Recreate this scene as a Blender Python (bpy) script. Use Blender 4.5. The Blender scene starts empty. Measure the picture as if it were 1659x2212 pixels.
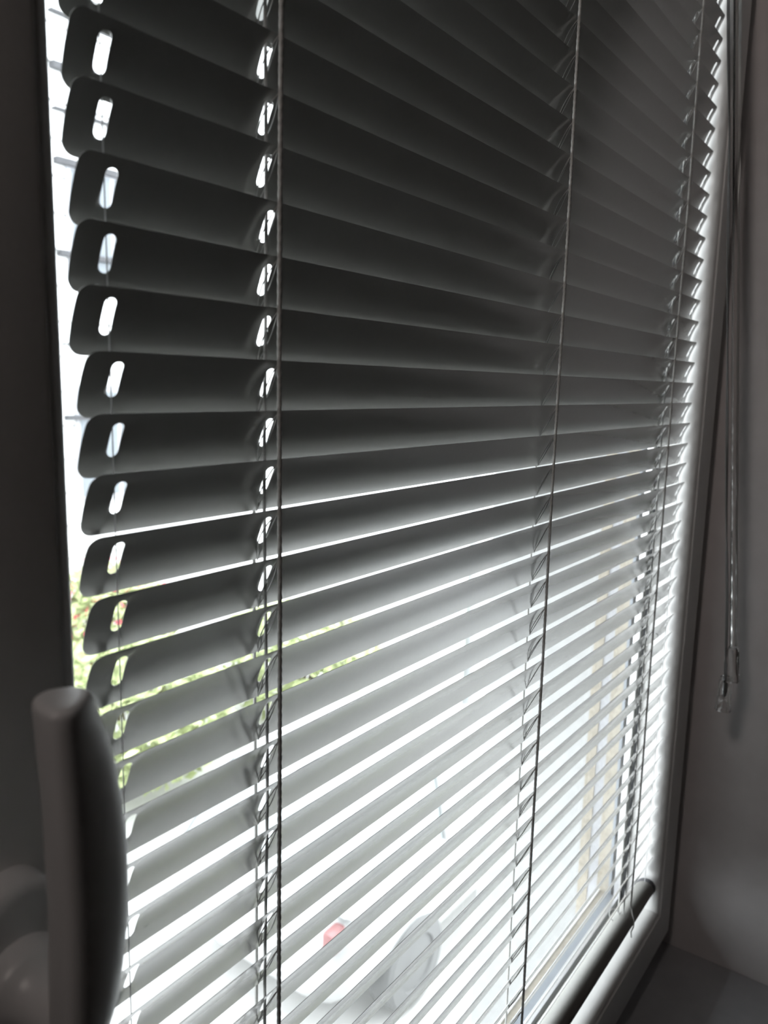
import bpy, bmesh, math, random
from mathutils import Vector, Matrix
import numpy as np

random.seed(7)
# ------------------------------------------------------------------ camera
# Working unit is the millimetre, MM turns it into metres.
# x runs along the window, y points out of doors, z up; z = 0 is the blind slat at eye level.
MM = 0.001
SC = bpy.context.scene
COL = SC.collection
F_PX, YAW, PITCH, ROLL = 1697.18, 0.941584, 0.161269, 0.023304
CAM = Vector((-241.583, -233.699, 12.176))

def camera():
    f = Vector((math.sin(YAW) * math.cos(PITCH), math.cos(YAW) * math.cos(PITCH), -math.sin(PITCH)))
    r = Vector((math.cos(YAW), -math.sin(YAW), 0))
    u = r.cross(f)
    c, s = math.cos(ROLL), math.sin(ROLL)
    r2, u2 = c * r + s * u, -s * r + c * u
    m = Matrix((r2, u2, -f)).transposed().to_4x4()
    m.translation = CAM * MM
    cd = bpy.data.cameras.new('camera')
    co = bpy.data.objects.new('camera', cd)
    COL.objects.link(co)
    co.matrix_world = m
    cd.sensor_fit = 'VERTICAL'
    cd.sensor_height = 36.0
    cd.lens = F_PX / 2212.0 * 36.0
    cd.clip_start, cd.clip_end = 0.005, 300
    cd.dof.use_dof = True
    cd.dof.focus_distance = 0.47
    cd.dof.aperture_fstop = 12.5
    SC.camera = co
camera()

# ------------------------------------------------------------------ world: bright overcast sky
def world():
    w = bpy.data.worlds.new('overcast_sky')
    SC.world = w
    w.use_nodes = True
    nt = w.node_tree
    nt.nodes.clear()
    out = nt.nodes.new('ShaderNodeOutputWorld')
    bg = nt.nodes.new('ShaderNodeBackground')
    tc = nt.nodes.new('ShaderNodeTexCoord')
    nz = nt.nodes.new('ShaderNodeTexNoise')
    nz.inputs['Scale'].default_value = 1.6
    nz.inputs['Detail'].default_value = 3
    mx = nt.nodes.new('ShaderNodeValToRGB')
    mx.color_ramp.elements[0].position, mx.color_ramp.elements[1].position = 0.3, 0.75
    mx.color_ramp.elements[0].color = (0.88, 0.93, 1.0, 1)
    mx.color_ramp.elements[1].color = (0.97, 0.985, 1.0, 1)
    nt.links.new(tc.outputs['Generated'], nz.inputs['Vector'])
    nt.links.new(nz.outputs['Fac'], mx.inputs['Fac'])
    nt.links.new(mx.outputs['Color'], bg.inputs['Color'])
    bg.inputs['Strength'].default_value = 8.5
    nt.links.new(bg.outputs['Background'], out.inputs['Surface'])
world()

def added_spot():
    # added warm spot, unseen, brightening the right reveal wall and the handle side
    ld = bpy.data.lights.new('added_side_spot', 'SPOT')
    ld.energy = 12.0
    ld.color = (1.0, 0.88, 0.82)
    ld.shadow_soft_size = 0.09
    ld.spot_size = math.radians(130)
    ld.spot_blend = 1.0
    lo = bpy.data.objects.new('added_side_spot', ld)
    lo.location = (-0.80, -0.105, 0.66)
    d = Vector((0.715, -0.09, 0.66)) - Vector(lo.location)
    lo.rotation_euler = d.to_track_quat('-Z', 'Y').to_euler()
    COL.objects.link(lo)
added_spot()

SC.view_settings.view_transform = 'Standard'
SC.view_settings.look = 'None'
SC.view_settings.gamma = 1.0
SC.view_settings.exposure = -0.2
SC.view_settings.use_curve_mapping = False
SC.cycles.use_denoising = True
SC.cycles.max_bounces = 11
SC.cycles.diffuse_bounces = 7
SC.cycles.glossy_bounces = 5
SC.cycles.use_adaptive_sampling = True
SC.cycles.adaptive_threshold = 0.02
SC.cycles.transmission_bounces = 8
SC.cycles.transparent_max_bounces = 24
SC.cycles.sample_clamp_indirect = 8.0
SC.cycles.caustics_reflective = False

# ------------------------------------------------------------------ materials
def mat(name, col, rough=0.5, spec=0.5, metal=0.0, noise=0.0, nscale=40.0, bump=0.0, coat=0.0, coat_rough=0.03):
    m = bpy.data.materials.new(name)
    m.use_nodes = True
    nt = m.node_tree
    b = nt.nodes['Principled BSDF']
    b.inputs['Base Color'].default_value = (*col, 1)
    b.inputs['Roughness'].default_value = rough
    b.inputs['Metallic'].default_value = metal
    b.inputs['Specular IOR Level'].default_value = spec
    b.inputs['Coat Weight'].default_value = coat
    b.inputs['Coat Roughness'].default_value = coat_rough
    tc = nt.nodes.new('ShaderNodeTexCoord')
    nz = nt.nodes.new('ShaderNodeTexNoise')
    nz.inputs['Scale'].default_value = nscale
    nz.inputs['Detail'].default_value = 4
    nt.links.new(tc.outputs['Object'], nz.inputs['Vector'])
    if noise > 0:
        rp = nt.nodes.new('ShaderNodeValToRGB')
        rp.color_ramp.elements[0].position, rp.color_ramp.elements[1].position = 0.3, 0.7
        rp.color_ramp.elements[0].color = (*[max(0, c * (1 - noise)) for c in col], 1)
        rp.color_ramp.elements[1].color = (*[min(1, c * (1 + noise)) for c in col], 1)
        nt.links.new(nz.outputs['Fac'], rp.inputs['Fac'])
        nt.links.new(rp.outputs['Color'], b.inputs['Base Color'])
    if bump > 0:
        bp = nt.nodes.new('ShaderNodeBump')
        bp.inputs['Strength'].default_value = bump
        bp.inputs['Distance'].default_value = 0.001
        nt.links.new(nz.outputs['Fac'], bp.inputs['Height'])
        nt.links.new(bp.outputs['Normal'], b.inputs['Normal'])
    return m

def pane_mat(name, tint=(1, 1, 1), refl=0.06):
    m = bpy.data.materials.new(name)
    m.use_nodes = True
    nt = m.node_tree
    nt.nodes.clear()
    out = nt.nodes.new('ShaderNodeOutputMaterial')
    tr = nt.nodes.new('ShaderNodeBsdfTransparent')
    tr.inputs['Color'].default_value = (*tint, 1)
    gl = nt.nodes.new('ShaderNodeBsdfGlossy')
    gl.inputs['Roughness'].default_value = 0.02
    lw = nt.nodes.new('ShaderNodeLayerWeight')      # Schlick reflectance, the same from both sides of the pane
    lw.inputs['Blend'].default_value = 0.5
    pw = nt.nodes.new('ShaderNodeMath')
    pw.operation = 'POWER'
    pw.inputs[1].default_value = 5.0
    fr = nt.nodes.new('ShaderNodeMath')
    fr.operation = 'MULTIPLY_ADD'
    fr.inputs[1].default_value = 0.6
    fr.inputs[2].default_value = 0.02
    nt.links.new(lw.outputs['Facing'], pw.inputs[0])
    nt.links.new(pw.outputs['Value'], fr.inputs[0])
    mx = nt.nodes.new('ShaderNodeMixShader')
    nt.links.new(fr.outputs['Value'], mx.inputs['Fac'])
    nt.links.new(tr.outputs['BSDF'], mx.inputs[1])
    nt.links.new(gl.outputs['BSDF'], mx.inputs[2])
    nt.links.new(mx.outputs['Shader'], out.inputs['Surface'])
    return m

def clear_plastic(name):
    m = bpy.data.materials.new(name)
    m.use_nodes = True
    b = m.node_tree.nodes['Principled BSDF']
    b.inputs['Base Color'].default_value = (0.93, 0.93, 0.92, 1)
    b.inputs['Roughness'].default_value = 0.06
    b.inputs['Transmission Weight'].default_value = 1.0
    b.inputs['IOR'].default_value = 1.45
    return m

M = {
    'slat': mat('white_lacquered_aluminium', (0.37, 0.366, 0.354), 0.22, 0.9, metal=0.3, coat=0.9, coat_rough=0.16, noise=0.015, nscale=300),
    'cord': mat('off_white_braided_polyester', (0.46, 0.455, 0.44), 0.85, 0.2, noise=0.12, nscale=900),
    'nylon': mat('clear_nylon_thread', (0.75, 0.75, 0.75), 0.25, 0.5),
    'rail': mat('grey_lacquered_bottom_rail', (0.26, 0.255, 0.24), 0.5, 0.4, noise=0.03, nscale=200),
    'railcap': mat('dark_grey_plastic_cap', (0.10, 0.10, 0.11), 0.5, 0.4),
    'upvc': mat('white_window_plastic', (0.80, 0.79, 0.775), 0.36, 0.45, noise=0.02, nscale=60),
    'handle': mat('white_lacquered_handle', (0.66, 0.66, 0.66), 0.33, 0.5, noise=0.015, nscale=90),
    'gasket': mat('black_rubber_gasket', (0.025, 0.025, 0.027), 0.6, 0.3),
    'alu': mat('bright_spacer_aluminium', (0.8, 0.8, 0.82), 0.3, 0.5, metal=0.9),
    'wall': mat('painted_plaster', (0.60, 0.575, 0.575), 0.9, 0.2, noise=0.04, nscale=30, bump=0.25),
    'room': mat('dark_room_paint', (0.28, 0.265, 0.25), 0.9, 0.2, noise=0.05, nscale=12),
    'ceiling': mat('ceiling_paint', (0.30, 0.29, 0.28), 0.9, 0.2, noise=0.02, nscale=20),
    'floor': mat('brown_floor', (0.36, 0.29, 0.23), 0.5, 0.4, noise=0.3, nscale=12),
    'sill': mat('pale_window_sill_laminate', (0.40, 0.405, 0.42), 0.35, 0.5, noise=0.05, nscale=50),
    'frame_shade': mat('sky_shade_outer_frame', (0.20, 0.225, 0.26), 0.45, 0.4, noise=0.08, nscale=80),  # shade and sky reflection on the frame put into its blue grey
    'beige': mat('beige_reveal_render', (0.34, 0.305, 0.25), 0.9, 0.2, noise=0.18, nscale=150, bump=0.3),
    'greyrev': mat('grey_reveal_render', (0.40, 0.40, 0.42), 0.9, 0.2, noise=0.08, nscale=120, bump=0.3),
    'lip': mat('white_drip_edge', (0.85, 0.85, 0.85), 0.4, 0.5),
    'render_ext': mat('pale_house_render', (0.35, 0.353, 0.35), 0.95, 0.1, noise=0.05, nscale=35, bump=0.4),
    'siding': mat('white_siding_boards', (0.80, 0.80, 0.79), 0.7, 0.3, noise=0.03, nscale=5),
    'ledge': mat('dark_grey_ledge', (0.07, 0.07, 0.075), 0.7, 0.3, noise=0.1, nscale=8),
    'roof': mat('dark_roof_tiles', (0.22, 0.17, 0.15), 0.8, 0.3, noise=0.2, nscale=9),
    'winframe': mat('grey_far_window_frame', (0.35, 0.35, 0.37), 0.5, 0.4),
    'winglass': mat('far_window_glass', (0.12, 0.14, 0.16), 0.08, 0.7),
    'paving': mat('pale_concrete_paving', (0.5, 0.495, 0.485), 0.9, 0.2, noise=0.1, nscale=3),
    'bark': mat('tree_bark', (0.13, 0.10, 0.07), 0.9, 0.2, noise=0.2, nscale=20),
    'leaf': mat('leaf_green', (0.42, 0.47, 0.24), 0.6, 0.4, noise=0.35, nscale=6),
    'petal': mat('pink_petals', (0.62, 0.10, 0.13), 0.6, 0.3, noise=0.2, nscale=20),
    'carpaint': mat('silver_car_paint', (0.4, 0.4, 0.4), 0.28, 0.6, metal=0.1, coat=0.5),
    'carglass': mat('tinted_car_glass', (0.26, 0.28, 0.28), 0.06, 0.8),
    'tyre': mat('dusty_tyre', (0.14, 0.14, 0.14), 0.8, 0.3),
    'redlamp': mat('red_tail_lamp', (0.22, 0.09, 0.09), 0.15, 0.6),
    'post': mat('galvanised_post', (0.30, 0.31, 0.32), 0.45, 0.5, metal=0.6),
    'glass': pane_mat('window_pane_glass', (0.96, 0.975, 0.97)),
    'clear': clear_plastic('clear_acrylic'),
}

# ------------------------------------------------------------------ mesh helpers (coordinates in mm)
def link(name, me, mt, parent=None):
    o = bpy.data.objects.new(name, me)
    COL.objects.link(o)
    if mt is not None and not me.materials:
        me.materials.append(M[mt] if isinstance(mt, str) else mt)
    if parent is not None:
        o.parent = parent
    return o

def mesh(name, vs, fs, mt, parent=None, smooth=True, ang=35):
    me = bpy.data.meshes.new(name)
    me.from_pydata([(v[0] * MM, v[1] * MM, v[2] * MM) for v in vs], [], fs)
    me.validate()
    bm = bmesh.new()
    bm.from_mesh(me)
    bmesh.ops.recalc_face_normals(bm, faces=bm.faces)
    bm.to_mesh(me)
    bm.free()
    if smooth:
        me.shade_smooth()
        me.set_sharp_from_angle(angle=math.radians(ang))
    return link(name, me, mt, parent)

def empty(name, parent=None, loc=(0, 0, 0)):
    o = bpy.data.objects.new(name, None)
    o.empty_display_size = 0.05
    COL.objects.link(o)
    o.location = Vector(loc) * MM
    if parent is not None:
        o.parent = parent
    return o

def tag(o, label=None, cat=None, group=None, kind=None):
    if label: o['label'] = label
    if cat: o['category'] = cat
    if group: o['group'] = group
    if kind: o['kind'] = kind
    return o

def box_data(x0, x1, y0, y1, z0, z1):
    vs = [(x, y, z) for x in (x0, x1) for y in (y0, y1) for z in (z0, z1)]
    fs = [(0, 1, 3, 2), (4, 6, 7, 5), (0, 4, 5, 1), (2, 3, 7, 6), (0, 2, 6, 4), (1, 5, 7, 3)]
    return vs, fs

def boxes(name, lst, mt, parent=None, bevel=0):
    vs, fs = [], []
    for b in lst:
        v, f = box_data(*b)
        n = len(vs)
        vs += v
        fs += [tuple(i + n for i in q) for q in f]
    o = mesh(name, vs, fs, mt, parent, smooth=False)
    if bevel:
        bm = bmesh.new()
        bm.from_mesh(o.data)
        bmesh.ops.bevel(bm, geom=bm.edges[:], offset=bevel * MM, segments=2, affect='EDGES', profile=0.6)
        bm.to_mesh(o.data)
        bm.free()
        o.data.shade_smooth()
        o.data.set_sharp_from_angle(angle=math.radians(40))
    return o

def tube_data(pts, r, n=8, caps=True):
    """round tube through pts; r a number or a list."""
    P = [Vector(p) for p in pts]
    k = len(P)
    rr = r if isinstance(r, (list, tuple)) else [r] * k
    T = [(P[min(i + 1, k - 1)] - P[max(i - 1, 0)]).normalized() for i in range(k)]
    up = Vector((1, 0, 0)) if abs(T[0].x) < 0.8 else Vector((0, 1, 0))
    a = (up - T[0] * up.dot(T[0])).normalized()
    vs, fs = [], []
    for i in range(k):
        a = (a - T[i] * a.dot(T[i])).normalized()
        b = T[i].cross(a)
        for j in range(n):
            t = 2 * math.pi * j / n
            vs.append(P[i] + (a * math.cos(t) + b * math.sin(t)) * rr[i])
    for i in range(k - 1):
        for j in range(n):
            fs.append((i * n + j, i * n + (j + 1) % n, (i + 1) * n + (j + 1) % n, (i + 1) * n + j))
    if caps:
        fs.append(tuple(range(n))[::-1])
        fs.append(tuple((k - 1) * n + j for j in range(n)))
    return vs, fs

def join(datas):
    vs, fs = [], []
    for v, f in datas:
        n = len(vs)
        vs += v
        fs += [tuple(i + n for i in q) for q in f]
    return vs, fs

def tubes(name, lst, mt, parent=None, n=8, ang=50):
    v, f = join([tube_data(p, r, n) for p, r in lst])
    return mesh(name, v, f, mt, parent, ang=ang)

def loft_data(rings, closed=True, cap=True):
    n = len(rings[0])
    vs = [v for r in rings for v in r]
    fs = []
    for i in range(len(rings) - 1):
        for j in range(n if closed else n - 1):
            fs.append((i * n + j, i * n + (j + 1) % n, (i + 1) * n + (j + 1) % n, (i + 1) * n + j))
    if cap:
        fs.append(tuple(range(n))[::-1])
        fs.append(tuple((len(rings) - 1) * n + j for j in range(n)))
    return vs, fs

# ------------------------------------------------------------------ the window
# opening of the sash (sight line), mm
XL, XR, ZB, ZT = -98.0, 636.0, -598.0, 652.0
GY = 33.0                                   # inner face of the glass
SASH_W = 57.0                               # sight line to outer edge of sash
WX0, WX1, WZ0, WZ1 = -1000.0, 715.0, -688.0, 745.0   # hole in the house wall

def member(name, side, prof, mt, parent, ang=28):
    """one mitred frame member; prof = [(offset outwards from sight line, y)] closed."""
    def ring(end):
        r = []
        for o, y in prof:
            if side in 'LR':
                x = XL - o if side == 'L' else XR + o
                r.append((x, y, ZB - o if end == 0 else ZT + o))
            else:
                z = ZB - o if side == 'B' else ZT + o
                r.append((XL - o if end == 0 else XR + o, y, z))
        return r
    v, f = loft_data([ring(0), ring(1)])
    return mesh(name, v, f, mt, parent, ang=ang)

window = tag(empty('window_1', loc=(0, 0, 0)), 'white plastic tilting window sash with glazing bead', None, kind='structure')
bead_prof = [(1.0, GY), (0.0, 8), (0.0, 3), (0.3, -0.5), (1.2, -3.2), (2.8, -5.8), (4.8, -7.6), (7.0, -8.3), (7.6, -8.0), (7.8, -6.0), (9.0, -6.0), (9.0, GY)]
sash_prof = [(8.4, -5.5), (8.5, -8.8), (9.2, -9.7), (10.5, -10.0), (50.5, -10.0), (53.5, -9.4), (55.8, -7.4), (SASH_W, -4.4), (SASH_W, 9),
             (40, 9), (40, 40), (36, 44), (0, 44), (0, 38.5), (8.4, 38.5)]
sash_names = {'L': 'sash_stile', 'R': 'sash_stile', 'B': 'sash_rail', 'T': 'sash_rail'}
for s in 'LRBT':
    member(sash_names[s], s, sash_prof, 'upvc', window)
    member('glazing_bead', s, bead_prof, 'upvc', window, ang=40)
# outer frame behind the sash
frame_prof = [(42, 10), (79, 10), (90, 10), (90, 66), (54, 66), (54, 46), (42, 46)]
for s in 'LRBT':
    o = member('outer_frame_member', s, frame_prof, 'upvc', window)
# rubber gasket round the glass
gk = [(-4.0, GY - 2.2), (1.0, GY - 2.6), (1.0, GY), (-4.0, GY)]
for s in 'LR':
    member('glass_gasket', s, gk, 'gasket', window)
pane = boxes('pane', [(XL - 6, XR + 6, GY, GY + 4, ZB - 6, ZT + 6)], 'glass', window)
for s in 'LRBT':
    member('spacer_bar', s, [(-3.0, GY + 4.2), (0.5, GY + 4.2), (0.5, GY + 11), (-3.0, GY + 11)], 'alu', window)

# hinge leaf on the right edge
boxes('hinge', [(XR + SASH_W, XR + SASH_W + 9, -7, 6, -560, -505)], 'upvc', window, bevel=2)

# handle --------------------------------------------------------
handle = empty('window_handle', window)
tag(handle, 'white lever handle turned upright on its rounded base plate')
def smooth_ring(ctrl, z, n=36):
    """closed Catmull-Rom through control points in xy, at height function z(x)"""
    k = len(ctrl)
    out = []
    for i in range(n):
        t = i / n * k
        a = int(t)
        u = t - a
        p0, p1, p2, p3 = [Vector(ctrl[(a + d) % k]) for d in (-1, 0, 1, 2)]
        q = 0.5 * (2 * p1 + (p2 - p0) * u + (2 * p0 - 5 * p1 + 4 * p2 - p3) * u * u + (3 * p1 - p0 - 3 * p2 + p3) * u ** 3)
        out.append((q.x, q.y, z))
    return out
def grip_ctrl(z, inset=0.0):
    # half-profile tables along the grip
    zs = [-71, -80, -92, -105, -118, -130, -142, -154, -165, -174]
    xr = [-125.2, -122.2, -119.2, -117.2, -116.2, -116.0, -116.6, -118.2, -120.6, -124.0]
    x_r = float(np.interp(-z, [-a for a in zs], xr))
    x_l = float(np.interp(-z, [-a for a in zs], [-139.6, -139.2, -138.6, -138.2, -138.0, -138.0, -138.3, -138.8, -139.2, -139.4]))
    c = [(x_l, -48.5), (x_l - 1.6, -55), (x_l - 1.3, -60.4), (x_l + 2.6, -62.6), ((x_l + x_r) / 2 + 1, -60.0), (x_r - 1.5, -55.6), (x_r, -51.5), (x_r - 2.2, -47.0), ((x_l + x_r) / 2, -44.5), (x_l + 3.0, -45.6)]
    cx, cy = sum(p[0] for p in c) / 10, sum(p[1] for p in c) / 10
    return [(cx + (p[0] - cx) * (1 - inset), cy + (p[1] - cy) * (1 - inset)) for p in c]
rings = []
zz = [(-69.9, 0.45), (-70.0, 0.20), (-70.4, 0.09), (-71.3, 0.02), (-72.5, 0.0)] + [(-72.5 - 3.3 * i, 0.0) for i in range(1, 30)] + [(-170.5, 0.03), (-173.0, 0.10), (-174.6, 0.22), (-175.2, 0.5)]
for z, ins in zz:
    rings.append(smooth_ring(grip_ctrl(z, ins), z))
v, f = loft_data(rings)
mesh('handle_grip', v, f, 'handle', handle, ang=60)
# boss between grip and base plate
def disc_rings(cx, cz, prof, n=40):
    return [[(cx + r * math.cos(2 * math.pi * j / n), y, cz + r * math.sin(2 * math.pi * j / n)) for j in range(n)] for r, y in prof]
v, f = loft_data(disc_rings(-131.5, -170.5, [(14.0, -17), (14.2, -24), (13.8, -27.5), (12.6, -29.5), (11.0, -31), (9.6, -35), (8.8, -40), (8.6, -47), (8.0, -50)]))
mesh('handle_neck', v, f, 'handle', handle, ang=60)
def stadium(hw, hh, cx, cz, y, n=24):
    pts = []
    for j in range(n):
        a = math.pi * j / (n - 1)
        pts.append((cx + hw * math.cos(a), y, cz + (hh - hw) + hw * math.sin(a)))
    for j in range(n):
        a = math.pi + math.pi * j / (n - 1)
        pts.append((cx + hw * math.cos(a), y, cz - (hh - hw) + hw * math.sin(a)))
    return pts
v, f = loft_data([stadium(14.0, 34, -130, -173, -9.8), stadium(14.0, 34, -130, -173, -16.0), stadium(13.3, 33.3, -130, -173, -18.6), stadium(11.8, 31.8, -130, -173, -20.2), stadium(9.5, 29.5, -130, -173, -20.8)])
mesh('base_plate', v, f, 'handle', handle, ang=60)

# ------------------------------------------------------------------ house wall round the window, exterior reveal, room
def frame_boxes(x0, x1, z0, z1, X0, X1, Z0, Z1, y0, y1):
    return [(X0, x0, y0, y1, Z0, Z1), (x1, X1, y0, y1, Z0, Z1), (x0, x1, y0, y1, Z0, z0), (x0, x1, y0, y1, z1, Z1)]
wf = boxes('wall_front', frame_boxes(WX0, WX1, WZ0 - 14, WZ1, -1900, 1500, -1570, 1080, -185, 112), 'wall')
tag(wf, 'pale plastered wall with the window recess', kind='structure')
# unseen infill panel, added where the recess is widened for the spot's beam
boxes('side_panel', [(WX0, XL - SASH_W - 2, 8, 66, WZ0, WZ1)], 'upvc', window, bevel=2)

def struct(o, label):
    return tag(o, label, kind='structure')
# exterior jamb strips and exterior sill
EX, EZ = 690.0, -635.0
jamb = struct(empty('trim_1'), 'outer window reveal in sky-shade blue grey and beige bands')
boxes('outer_frame_strip', [(EX, 716, 46, 69.5, EZ - 52, WZ1)], 'frame_shade', jamb)
boxes('reveal_band', [(EX, 716, 69.5, 85, EZ - 52, WZ1)], 'beige', jamb)
boxes('reveal_band', [(EX + 1.5, 716, 85, 98, EZ - 52, WZ1)], 'greyrev', jamb)
boxes('reveal_band', [(EX, 716, 98, 111, EZ - 52, WZ1)], 'beige', jamb)
esill = struct(empty('trim_2'), 'outer window sill with sky-shade blue grey strip and white drip edge')
boxes('sill_strip', [(WX0, EX, 46, 69.5, EZ - 52, EZ)], 'frame_shade', esill)
boxes('sill_strip', [(WX0, EX, 57, 58.6, EZ, EZ + 1.6)], 'lip', esill)
boxes('sill_strip', [(WX0, EX, 69.5, 80, EZ - 52, EZ - 0.5)], 'beige', esill)
boxes('drip_edge', [(WX0, EX, 80, 82, EZ - 60, EZ + 1.0)], 'lip', esill)

sill = boxes('window_sill', [(WX0 - 30, WX1 + 30, -235, 12, -712, -688)], 'sill', None, bevel=3)
struct(sill, 'dark inner window sill below the sash')

RX0, RX1, RY0, RZ0, RZ1 = -1700.0, 1400.0, -3400.0, -1560.0, 1060.0
struct(boxes('floor', [(RX0 - 200, RX1 + 100, RY0 - 100, -100, RZ0 - 60, RZ0)], 'floor'), 'dark brown floor of the room')
struct(boxes('ceiling', [(RX0 - 200, RX1 + 100, RY0 - 100, 112, RZ1, RZ1 + 60)], 'ceiling'), 'white ceiling of the room')
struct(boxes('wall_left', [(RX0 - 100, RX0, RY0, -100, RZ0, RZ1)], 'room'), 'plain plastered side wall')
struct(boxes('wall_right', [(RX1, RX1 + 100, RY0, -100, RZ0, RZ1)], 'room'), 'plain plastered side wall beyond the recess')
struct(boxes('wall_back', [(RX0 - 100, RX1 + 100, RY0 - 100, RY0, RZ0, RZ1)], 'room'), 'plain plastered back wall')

# ------------------------------------------------------------------ venetian blind
PITCHZ = 21.0
DY, DZ = 9.0, -22.6                          # outer edge of a slat relative to its room-side edge
N0, N1 = -21, 32
X_END0, X_END1 = -88.0, 631.5
LADDERS = [0.0, 281.0, 551.0]
HOLES = [-75.0, -0.7, 550.3, 622.0]
CHORD = math.hypot(DY, DZ)
SAG = 1.4

def slat_profile(s):
    """s in 0..1 across the slat: point (y, z) on the crowned profile, convex up and out"""
    b = 4 * SAG * s * (1 - s)
    nx, nz = -DZ / CHORD, DY / CHORD         # normal pointing out and up
    return DY * s + nx * b, DZ * s + nz * b

def make_slat_mesh():
    ss = [0, .012, .035, .07, .11, .16, .23, .31, .4, .5, .6, .69, .77, .84, .89, .93, .965, .988, 1.0]
    W = CHORD * 1.02
    R = 4.6
    def endshift(s):
        d = min(s, 1 - s) * W
        return 0 if d >= R else R - math.sqrt(max(0, R * R - (R - d) ** 2))
    bm = bmesh.new()
    cache = {}
    def V(x, s):
        k = (round(x, 3), round(s, 5))
        if k not in cache:
            y, z = slat_profile(s)
            cache[k] = bm.verts.new((x * MM, y * MM, z * MM))
        return cache[k]
    hw, r = 5.5, 2.35
    s1, s2 = 0.155, 0.70                     # slot ends
    cols = [X_END0 + R + 2]
    spans = []
    prev = X_END0 + R + 2
    for h in HOLES:
        spans.append((prev, h - hw))
        prev = h + hw
    spans.append((prev, X_END1 - R - 2))
    def quad(a, b, c, d):
        vs = []
        for q in (a, b, c, d):
            if q not in vs: vs.append(q)
        if len(vs) > 2:
            bm.faces.new(vs)
    def strip(xa, xb):
        for i in range(len(ss) - 1):
            quad(V(xa(ss[i]), ss[i]), V(xb(ss[i]), ss[i]), V(xb(ss[i + 1]), ss[i + 1]), V(xa(ss[i + 1]), ss[i + 1]))
    x0, x1 = spans[0][0], spans[-1][1]
    strip(lambda s: X_END0 + endshift(s), lambda s: x0)
    strip(lambda s: x1, lambda s: X_END1 - endshift(s))
    for a, b in spans:
        k = max(1, int((b - a) / 90))
        for j in range(k):
            xa, xb = a + (b - a) * j / k, a + (b - a) * (j + 1) / k
            if xb - xa > 0.01:
                strip(lambda s, q=xa: q, lambda s, q=xb: q)
    for h in HOLES:
        loop = [(h - hw, s) for s in ss]
        loop += [(h - hw + hw * 2 * t, 1.0) for t in (.2, .4, .6, .8)]
        loop += [(h + hw, s) for s in reversed(ss)]
        loop += [(h + hw - hw * 2 * t, 0.0) for t in (.2, .4, .6, .8)]
        rs = r / W
        inner = []
        for x, s in loop:
            c = min(max(s, s1 + rs), s2 - rs)
            dx, ds = x - h, (s - c) * W
            l = math.hypot(dx, ds)
            inner.append((h + dx / l * r, c + ds / l * r / W))
        n = len(loop)
        for i in range(n):
            j = (i + 1) % n
            quad(V(*loop[i]), V(*loop[j]), V(*inner[j]), V(*inner[i]))
    bmesh.ops.remove_doubles(bm, verts=bm.verts[:], dist=1e-7)
    bmesh.ops.recalc_face_normals(bm, faces=bm.faces[:])
    bmesh.ops.solidify(bm, geom=bm.faces[:], thickness=0.22 * MM)
    bmesh.ops.recalc_face_normals(bm, faces=bm.faces[:])
    me = bpy.data.meshes.new('slat')
    bm.to_mesh(me)
    bm.free()
    me.shade_smooth()
    me.set_sharp_from_angle(angle=math.radians(40))
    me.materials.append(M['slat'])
    return me

blind = tag(empty('venetian_blind', loc=(0, 0, 640)), 'white aluminium venetian blind hanging in the window sash, slats half closed', 'blind')
BZ = -640.0                                   # children are given in world mm, the root sits at the head rail
def P(o):
    """parent to the blind keeping world placement"""
    o.parent = blind
    o.matrix_parent_inverse = Matrix.Translation(-blind.location)
    return o

slat_me = make_slat_mesh()
slat_pos = {}
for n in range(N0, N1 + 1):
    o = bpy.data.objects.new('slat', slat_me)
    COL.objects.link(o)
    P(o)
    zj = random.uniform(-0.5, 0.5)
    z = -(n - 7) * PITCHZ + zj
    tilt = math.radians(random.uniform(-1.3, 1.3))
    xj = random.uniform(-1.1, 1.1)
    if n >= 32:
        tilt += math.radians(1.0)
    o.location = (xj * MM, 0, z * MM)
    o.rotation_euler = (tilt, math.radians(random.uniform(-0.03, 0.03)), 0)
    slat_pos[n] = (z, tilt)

Z_RAIL = -562.0
Z_TOP = 606.0

# twisted ladder cords, one object each
def twisted(x, y, z0, z1, R=0.85, wob=0.0, step=0.62, pitch=4.2, sides=9, seed=0):
    rnd = random.Random(seed)
    ph = rnd.uniform(0, 6)
    k = int(abs(z1 - z0) / step) + 1
    rings = []
    for i in range(k + 1):
        z = z0 + (z1 - z0) * i / k
        cx = x + wob * math.sin(z / 61.0 + ph)
        cy = y + wob * math.cos(z / 47.0 + ph)
        ring = []
        for j in range(sides):
            t = 2 * math.pi * j / sides
            rr = R * (0.80 + 0.20 * abs(math.cos(t - math.pi * z / pitch)) * 1.15)
            ring.append((cx + rr * math.cos(t), cy + rr * math.sin(t), z))
        rings.append(ring)
    return loft_data(rings)

def rot_yz(y, z, t):
    return y * math.cos(t) - z * math.sin(t), y * math.sin(t) + z * math.cos(t)

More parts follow.
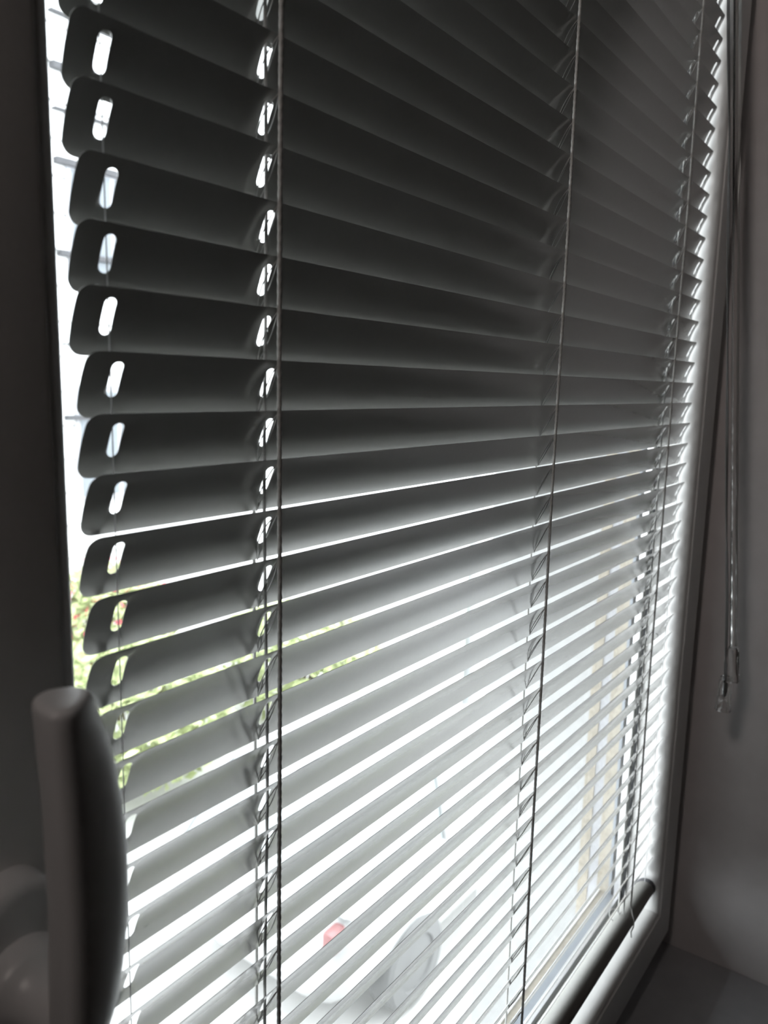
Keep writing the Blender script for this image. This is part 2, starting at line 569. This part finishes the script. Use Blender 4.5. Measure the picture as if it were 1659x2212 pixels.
for li, lx in enumerate(LADDERS):
    v, f = twisted(lx + 1.2, -1.6, Z_RAIL + 16, Z_TOP, R=1.05, wob=0.25, seed=li)
    fc = P(mesh('ladder_cord', v, f, 'cord', None, ang=70))
    if li == 0:
        tag(fc, 'twisted ladder cord in front of the slats')
    v, f = tube_data([(lx - 1.5 + 0.4 * math.sin(z / 50), 11.0, z) for z in range(int(Z_RAIL), int(Z_TOP), 15)], 0.8, 7)
    P(mesh('ladder_cord', v, f, 'cord', None))
    # lift cord through the slots (the middle ladder has none)
    if li != 1:
        pts = [(lx - 1.1 + 0.5 * math.sin(z / 37.0 + li), 4.6 + 0.5 * math.cos(z / 45.0), z) for z in range(int(Z_RAIL) + 2, int(Z_TOP), 8)]
        v, f = tube_data(pts, 0.75, 8)
        P(mesh('lift_cord', v, f, 'cord', None))
    # rungs: two thin threads under every slat
    lst = []
    rnd = random.Random(40 + li)
    for n in range(N0, N1 + 1):
        z, t = slat_pos[n]
        for sgn in (-1, 1):
            sag = rnd.uniform(0.6, 2.6)
            off = rnd.uniform(1.2, 3.0) * sgn - 1.0
            pts = []
            for i in range(9):
                u = i / 8
                y, zz_ = slat_profile(u)
                y, zz_ = rot_yz(y, zz_, t)
                nx, nz = DZ / CHORD, -DY / CHORD       # inward and down
                d = 0.45 + sag * math.sin(math.pi * u) ** 1.2 * 0.8
                wid = math.sin(math.pi * min(1, u * 1.25)) if u < .8 else 0.0
                pts.append((lx + 1.0 * (1 - u) - 1.5 * u + off * max(0, math.sin(math.pi * u)), y + nx * d - 0.9 * (1 - u) + 0.8 * u, z + zz_ + nz * d - 0.4))
            lst.append((pts, 0.27))
    o = tubes('ladder_rung', lst, 'cord', None, n=5)
    o['kind'] = 'stuff'
    P(o)

# nylon guide wires through the end slots
for gx in (-75.0, 622.0):
    v, f = tube_data([(gx - 0.6, 5.2, Z_RAIL), (gx - 0.6, 5.2, 0), (gx - 0.6, 5.2, Z_TOP)], 0.28, 6)
    P(mesh('guide_wire', v, f, 'nylon', None))

# bottom rail: oval tube, tilted like a nearly open slat
def ellipse_ring(x, cy, cz, a, b, t, n=40, k=1.0):
    out = []
    for j in range(n):
        q = 2 * math.pi * j / n
        c, s = math.cos(q), math.sin(q)
        ex = 2.0 / 2.1
        yy = a * k * math.copysign(abs(c) ** ex, c)
        z_ = b * k * math.copysign(abs(s) ** ex, s)
        y2, z2 = rot_yz(yy, z_, t)
        out.append((x, cy + y2, cz + z2))
    return out
RC = (5.5, -564.5, 11.2, 9.4, math.radians(-30))
v, f = loft_data([ellipse_ring(x, *RC) for x in (X_END0 + 3, 0, 200, 400, X_END1 - 8)])
rail = P(tag(mesh('bottom_rail', v, f, 'rail', None, ang=40), 'grey oval bottom rail'))
for xa, xb in ((X_END0 + 3, X_END0 + 0), (X_END1 - 8, X_END1 - 3)):
    c = (RC[0], RC[1], RC[2] + 0.5, RC[3] + 0.5, RC[4])
    v, f = loft_data([ellipse_ring(xa - (xb - xa) * .3, *c), ellipse_ring(xb, *c), ellipse_ring(xb + (xb - xa) * .25, *c, k=0.9)])
    cap = mesh('rail_end_cap', v, f, 'railcap', None, ang=40)
    cap.parent = rail
# cord ends tied on the rail
for li, lx in enumerate(LADDERS):
    pts = [(lx + 1.2, -1.6, Z_RAIL + 18), (lx + 1.0, -4.2, Z_RAIL + 9), (lx + 0.5, -6.4, Z_RAIL + 3), (lx, -6.4, Z_RAIL - 4), (lx - 1, -4.6, Z_RAIL - 10), (lx - 2, -5.6, Z_RAIL - 16)]
    v, f = tube_data(pts, 0.75, 7)
    o = mesh('cord_end', v, f, 'cord', None)
    o.parent = rail
    ring = [(lx - 9 + 9 * math.cos(a) * 0.8, 12.5 + 5 * math.sin(a), Z_RAIL + 7.0 + 3.2 * math.sin(a * 1.0 + .5)) for a in [i / 14 * 2 * math.pi for i in range(15)]]
    v, f = tube_data(ring, 0.55, 6, caps=False)
    o = mesh('cord_loop', v, f, 'cord', None)
    o.parent = rail

# head rail
hv = [(-2, 604), (-2, 632), (0, 634), (24, 634), (26, 632), (26, 604), (23, 602), (1, 602)]
v, f = loft_data([[(x, y, z) for y, z in hv] for x in (X_END0, X_END1)])
P(mesh('head_rail', v, f, 'slat', None))

# tilt wand: clear hexagonal rod hanging plumb (the sash itself leans in at the top)
def lean(x, z, y0=2.0, z0=604.0, k=-0.0775):
    return (x, y0 + (z - z0) * -k, z)
wand = P(tag(empty('tilt_wand'), 'clear plastic tilt wand with a thicker grip at its end'))
wx = 628.0
def WY(z): return -10.8 + (z - 388.2) * (67.3 - 10.8) / (388.2 + 291.7) * 1.0
def hex_ring(x, z, r, n=6):
    cy = WY(z)
    return [(x + r * math.cos(2 * math.pi * j / n + .3), cy + r * math.sin(2 * math.pi * j / n + .3), z) for j in range(n)]
v, f = loft_data([hex_ring(wx, z, 4.2) for z in (585, 380, 160, -60, -257)])
o = mesh('wand_rod', v, f, 'clear', None, smooth=False); o.parent = wand
v, f = loft_data([hex_ring(wx, -255, 4.6, 12), hex_ring(wx, -258.5, 5.6, 12), hex_ring(wx, -285, 6.0, 12), hex_ring(wx, -291, 6.4, 12), hex_ring(wx, -293, 5.4, 12)])
o = mesh('wand_grip', v, f, 'clear', None, ang=30); o.parent = wand
v, f = tube_data([(wx, 1, 604), (wx, -2, 600), (wx, WY(590), 592), (wx, WY(580), 580)], 1.6, 10)
o = mesh('wand_hook', v, f, 'clear', None); o.parent = wand

# pull cords with their clear tassel
cords = P(tag(empty('pull_cord'), 'pair of thin pull cords ending in a clear plastic tassel'))
cy_ = [(604, 2.0), (387.7, -3.8), (323.9, -9.8), (259, -16.4), (170.8, -22.9), (80.3, -30.4), (-12.6, -38.1), (-108.1, -45.6), (-205.8, -55.1), (-286.4, -60.3), (-300, -61.3)]
def CY(z): return float(np.interp(-z, [-a for a, b in cy_], [b for a, b in cy_]))
for k in (0, 1):
    pts = []
    for i in range(100):
        z = 602 - (602 + 300) * i / 99
        w = 1.0 if z < -150 else 1.9
        dx = (1 if k else -1) * w * math.sin(z / 63.0 + 0.6) * 1.2
        dy = (1 if k else -1) * 0.9 * math.cos(z / 63.0)
        if z < -270: dx, dy = dx * .4, (1 if k else -1) * .8
        pts.append((622 + dx, CY(z) + dy, z))
    v, f = tube_data(pts, 0.85, 7)
    o = mesh('cord_strand', v, f, mat('grey_pull_cord', (0.16, 0.16, 0.16), 0.8, 0.2) if k == 0 else bpy.data.materials['grey_pull_cord'], None); o.parent = cords
tz = -286.0
tcx, tcy = 621.5, CY(-300)
def t_ring(z, r, n=10):
    return [(tcx + r * math.cos(2 * math.pi * j / n), tcy + r * math.sin(2 * math.pi * j / n), z) for j in range(n)]
outer = [(-286, 4.2), (-287.5, 6.0), (-290, 6.6), (-300, 7.1), (-320, 8.2), (-323.5, 8.6), (-324.5, 8.0)]
inner = [(-324.5, 6.8), (-320, 6.6), (-300, 5.6), (-292, 4.6), (-291, 2.0)]
v, f = loft_data([t_ring(z, r) for z, r in outer + inner])
o = mesh('tassel', v, f, 'clear', None, smooth=False); o.parent = cords
v, f = tube_data([(tcx, tcy, -291), (tcx + 1, tcy, -297), (tcx - .5, tcy, -303), (tcx, tcy, -309)], [1.8, 2.6, 2.4, 1.4], 8)
o = mesh('cord_knot', v, f, bpy.data.materials['grey_pull_cord'], None); o.parent = cords

# ------------------------------------------------------------------ out of doors (metres here, written as mm)
GZ = -4000.0
struct(boxes('ground', [(-30000, 40000, 112, 60000, GZ - 300, GZ)], 'paving'), 'pale concrete yard below the window')
wing = struct(boxes('house_wing', [(1400, 3200, 112, 640, GZ, 4200)], 'render_ext'), 'pale rendered wing of the house beside the window')
struct(boxes('house_wall_below', [(-6000, 1400, 100, 114, GZ, -1570), (-6000, 1400, 100, 114, 1080, 4200), (-6000, -1900, 100, 114, -1570, 1080)], 'render_ext'), 'outer face of the house wall below the window')

added_slab = struct(boxes('added_shade_slab', [(-5000, 1400, 113, 1150, 800, 960)], 'render_ext'), 'added unseen slab shading the upper slats')  # slab added out of view to keep high sky off the upper slats

# neighbouring house with lap boards
def neighbour():
    h = tag(empty('neighbour_house', loc=(0, 0, 0)), 'white boarded neighbour house seen at the left edge of the blind', 'house')
    y0 = 9000.0
    x0, x1 = 1200.0, 9500.0
    boxes('house_body', [(x0 + 30, x1 - 30, y0 + 20, y0 + 6000, GZ, 7000)], 'siding', h)
    bh = 430.0
    n = 0
    z = GZ + 400
    vs = None
    first = None
    while z < 6900:
        if first is None:
            v = [(x0, y0, 0), (x1, y0, 0), (x1, y0 - 14, bh - 26), (x0, y0 - 14, bh - 26), (x0, y0 - 46, 0), (x1, y0 - 46, 0)]
            fcs = [(4, 5, 2, 3), (0, 3, 2, 1), (0, 1, 5, 4), (1, 2, 5), (0, 4, 3)]
            o = mesh('siding_board', v, fcs, 'siding', h, smooth=False)
            first = o
        else:
            o = first.copy()
            COL.objects.link(o)
        o.location = (0, 0, z * MM)
        z += bh
    for zl, th in ((4250, 22), (3657, 75), (3176, 20), (2589, 75), (1507, 60), (420, 20), (-500, 60)):
        boxes('facade_ledge', [(5450, 8200, y0 - 130, y0 - 30, zl - th / 2, zl + th / 2)], 'ledge', h)
    for (wx0, wx1, wz0, wz1) in ((2300, 3400, -1600, -100), (5600, 6900, -1600, -100), (2300, 3400, 1200, 2600), (5600, 6900, 1200, 2600)):
        w = boxes('house_window', [(wx0, wx1, y0 - 60, y0 - 20, wz0, wz1)], 'winframe', h)
        mx = (wx0 + wx1) / 2
        boxes('house_window_pane', [(wx0 + 70, mx - 35, y0 - 66, y0 - 58, wz0 + 70, wz1 - 70)], 'winglass', w)
        boxes('house_window_pane', [(mx + 35, wx1 - 70, y0 - 66, y0 - 58, wz0 + 70, wz1 - 70)], 'winglass', w)
    v = [(x0 - 300, y0 - 400, 6950), (x1 + 300, y0 - 400, 6950), (x1 + 300, y0 + 3000, 9000), (x0 - 300, y0 + 3000, 9000), (x0 - 300, y0 + 6400, 6950), (x1 + 300, y0 + 6400, 6950)]
    mesh('house_roof', v, [(0, 1, 2, 3), (3, 2, 5, 4), (0, 3, 4), (1, 5, 2), (0, 4, 5, 1)], 'roof', h, smooth=False)
neighbour()

def leaf_cloud(name, parent, cx, cy, cz, rx, ry, rz, n, size, mt, seed):
    rnd = random.Random(seed)
    vs, fs = [], []
    for _ in range(n):
        while True:
            a, b, c = rnd.uniform(-1, 1), rnd.uniform(-1, 1), rnd.uniform(-1, 1)
            q = a * a + b * b + c * c
            if 0.25 < q < 1: break
        p = Vector((cx + a * rx, cy + b * ry, cz + c * rz))
        d = Vector((rnd.gauss(0, 1), rnd.gauss(0, 1), rnd.gauss(0, 1))).normalized()
        e = d.orthogonal().normalized()
        s = size * rnd.uniform(.6, 1.3)
        k = len(vs)
        nn = d.cross(e) * s * .12
        vs += [p - d * s, p + e * s * .5 + nn, p + d * s, p - e * s * .5 + nn]
        fs.append((k, k + 1, k + 2, k + 3))
    me = bpy.data.meshes.new(name)
    me.from_pydata([tuple(v * MM) for v in vs], [], fs)
    o = link(name, me, mt, parent)
    o['kind'] = 'stuff'
    return o

def shrub(name, label, x, y, h, r, seed, flowers=False):
    b = tag(empty(name), label, 'shrub', 'shrubs in front of the neighbour house')
    rnd = random.Random(seed)
    st = []
    for k in range(7):
        a = rnd.uniform(0, 6.28)
        st.append(([(x, y, GZ), (x + r * .2 * math.cos(a), y + r * .2 * math.sin(a), GZ + h * .4), (x + r * .6 * math.cos(a), y + r * .6 * math.sin(a), GZ + h * .8)], [28, 20, 9]))
    tubes('stem', st, 'bark', b, n=6)
    leaf_cloud('foliage', b, x, y, GZ + h * .55, r, r, h * .5, 2600, 75, 'leaf', seed)
    if flowers:
        leaf_cloud('blossom', b, x, y, GZ + h * .7, r * 1.02, r * 1.02, h * .42, 260, 60, 'petal', seed + 1)
shrub('garden_shrub', 'green garden shrub glimpsed through the slats beside the handle', 4200, 6000, 1500, 1000, 3)
shrub('garden_shrub', 'green garden shrub glimpsed through the slats by the nearest ladder cord', 6500, 5900, 1400, 1000, 5)
shrub('flowering_shrub', 'pink flowering shrub glimpsed between slats above the handle', 5300, 7950, 1700, 800, 9, True)

# parked car, rear towards the left ------------------------------------------------------
def car():
    c = tag(empty('parked_car', loc=(0, 0, 0)), 'silver parked hatchback seen from above through the lower slats', 'car')
    X0, Yc = 2900.0, 3080.0
    L, Wd = 4000.0, 1700.0
    # side outline stations along length: (x, z_bottom, z_belt, half width)
    st = [(0, 420, 760, 640), (60, 300, 900, 740), (250, 260, 960, 810), (800, 230, 970, 845), (2000, 220, 960, 850), (2900, 230, 930, 840), (3500, 250, 800, 790), (3850, 300, 690, 700), (4000, 400, 600, 560)]
    rings = []
    for x, zb, zt, hw in st:
        r = []
        for j in range(20):
            q = 2 * math.pi * j / 20
            cc, ss_ = math.cos(q), math.sin(q)
            yy = hw * math.copysign(abs(cc) ** .45, cc)
            z_ = (zb + zt) / 2 + (zt - zb) / 2 * math.copysign(abs(ss_) ** .5, ss_)
            r.append((X0 + x, Yc + yy, GZ + z_))
        rings.append(r)
    v, f = loft_data(rings)
    mesh('car_body', v, f, 'carpaint', c, ang=50)
    # cabin: roof shell over a glass house
    def cab(x, z, hw): return [(X0 + x, Yc - hw, GZ + z), (X0 + x, Yc + hw, GZ + z)]
    lower = [(120, 930, 700), (2950, 900, 700)]
    upper = [(480, 1420, 560), (1900, 1460, 580)]
    v, f = loft_data([
        [(X0 + 130, Yc - 720, GZ + 900), (X0 + 2900, Yc - 740, GZ + 890), (X0 + 2900, Yc + 740, GZ + 890), (X0 + 130, Yc + 720, GZ + 900)],
        [(X0 + 330, Yc - 640, GZ + 1220), (X0 + 2380, Yc - 660, GZ + 1200), (X0 + 2380, Yc + 660, GZ + 1200), (X0 + 330, Yc + 640, GZ + 1220)],
        [(X0 + 450, Yc - 575, GZ + 1400), (X0 + 1980, Yc - 590, GZ + 1410), (X0 + 1980, Yc + 590, GZ + 1410), (X0 + 450, Yc + 575, GZ + 1400)]])
    mesh('car_windows', v, f, 'carglass', c, smooth=False)
    rr = []
    for x, z, hw in ((400, 1385, 560), (520, 1440, 585), (900, 1475, 600), (1400, 1478, 605), (1850, 1445, 600), (2010, 1405, 585)):
        rr.append([(X0 + x, Yc + hw * t, GZ + z - 34 * abs(t) ** 4) for t in [k / 6 - 1 for k in range(13)]] + [(X0 + x, Yc + hw * t, GZ + z - 70) for t in [1 - k / 6 for k in range(13)]])
    v, f = loft_data(rr)
    mesh('car_roof', v, f, 'carpaint', c, ang=50)
    for sy in (-1, 1):
        ps = []
        for pa, pb in (((150, 905), (460, 1405)), ((1250, 900), (1300, 1440)), ((2900, 890), (1980, 1420))):
            ps.append(([(X0 + pa[0], Yc + sy * 745, GZ + pa[1]), (X0 + (pa[0] + pb[0]) / 2, Yc + sy * 665, GZ + (pa[1] + pb[1]) / 2 + 20), (X0 + pb[0], Yc + sy * 588, GZ + pb[1])], 45))
        for p, r in ps:
            v, f = tube_data(p, r, 8)
            mesh('car_pillar', v, f, 'carpaint', c)
        boxes('tail_lamp', [(X0 - 15, X0 + 120, Yc + sy * 700 - 40, Yc + sy * 700 + 40, GZ + 740, GZ + 880)], 'redlamp', c, bevel=25)
        for x in (720, 3150):
            v, f = loft_data([[(X0 + x + r * math.cos(2 * math.pi * j / 28), Yc + sy * y, GZ + 310 + r * math.sin(2 * math.pi * j / 28)) for j in range(28)] for r, y in ((270, 660), (310, 690), (310, 840), (285, 862), (190, 864), (180, 845), (60, 858))])
            mesh('wheel', v, f, 'tyre', c, ang=40)
        boxes('wing_mirror', [(X0 + 2250, X0 + 2380, Yc + sy * 900 - 80, Yc + sy * 900 + 80, GZ + 960, GZ + 1080)], 'carpaint', c, bevel=30)
    v, f = tube_data([(X0 + 1300, Yc, GZ + 1470), (X0 + 500, Yc, GZ + 1450)], 8, 6)
    mesh('roof_strip', v, f, 'tyre', c)
car()

def lamp_post():
    p = tag(empty('lamp_post'), 'grey lamp post standing behind the parked car', 'lamp post')
    x, y = 7900.0, 4350.0
    v, f = tube_data([(x, y, GZ), (x, y, GZ + 900), (x, y, GZ + 3000)], [70, 62, 45], 14)
    mesh('post', v, f, 'post', p)
    v, f = loft_data([[(x + r * math.cos(2 * math.pi * j / 20), y + r * math.sin(2 * math.pi * j / 20), GZ + z) for j in range(20)] for r, z in ((60, 2980), (170, 3050), (190, 3200), (120, 3290), (30, 3310))])
    mesh('lantern', v, f, 'lip', p, ang=50)
lamp_post()
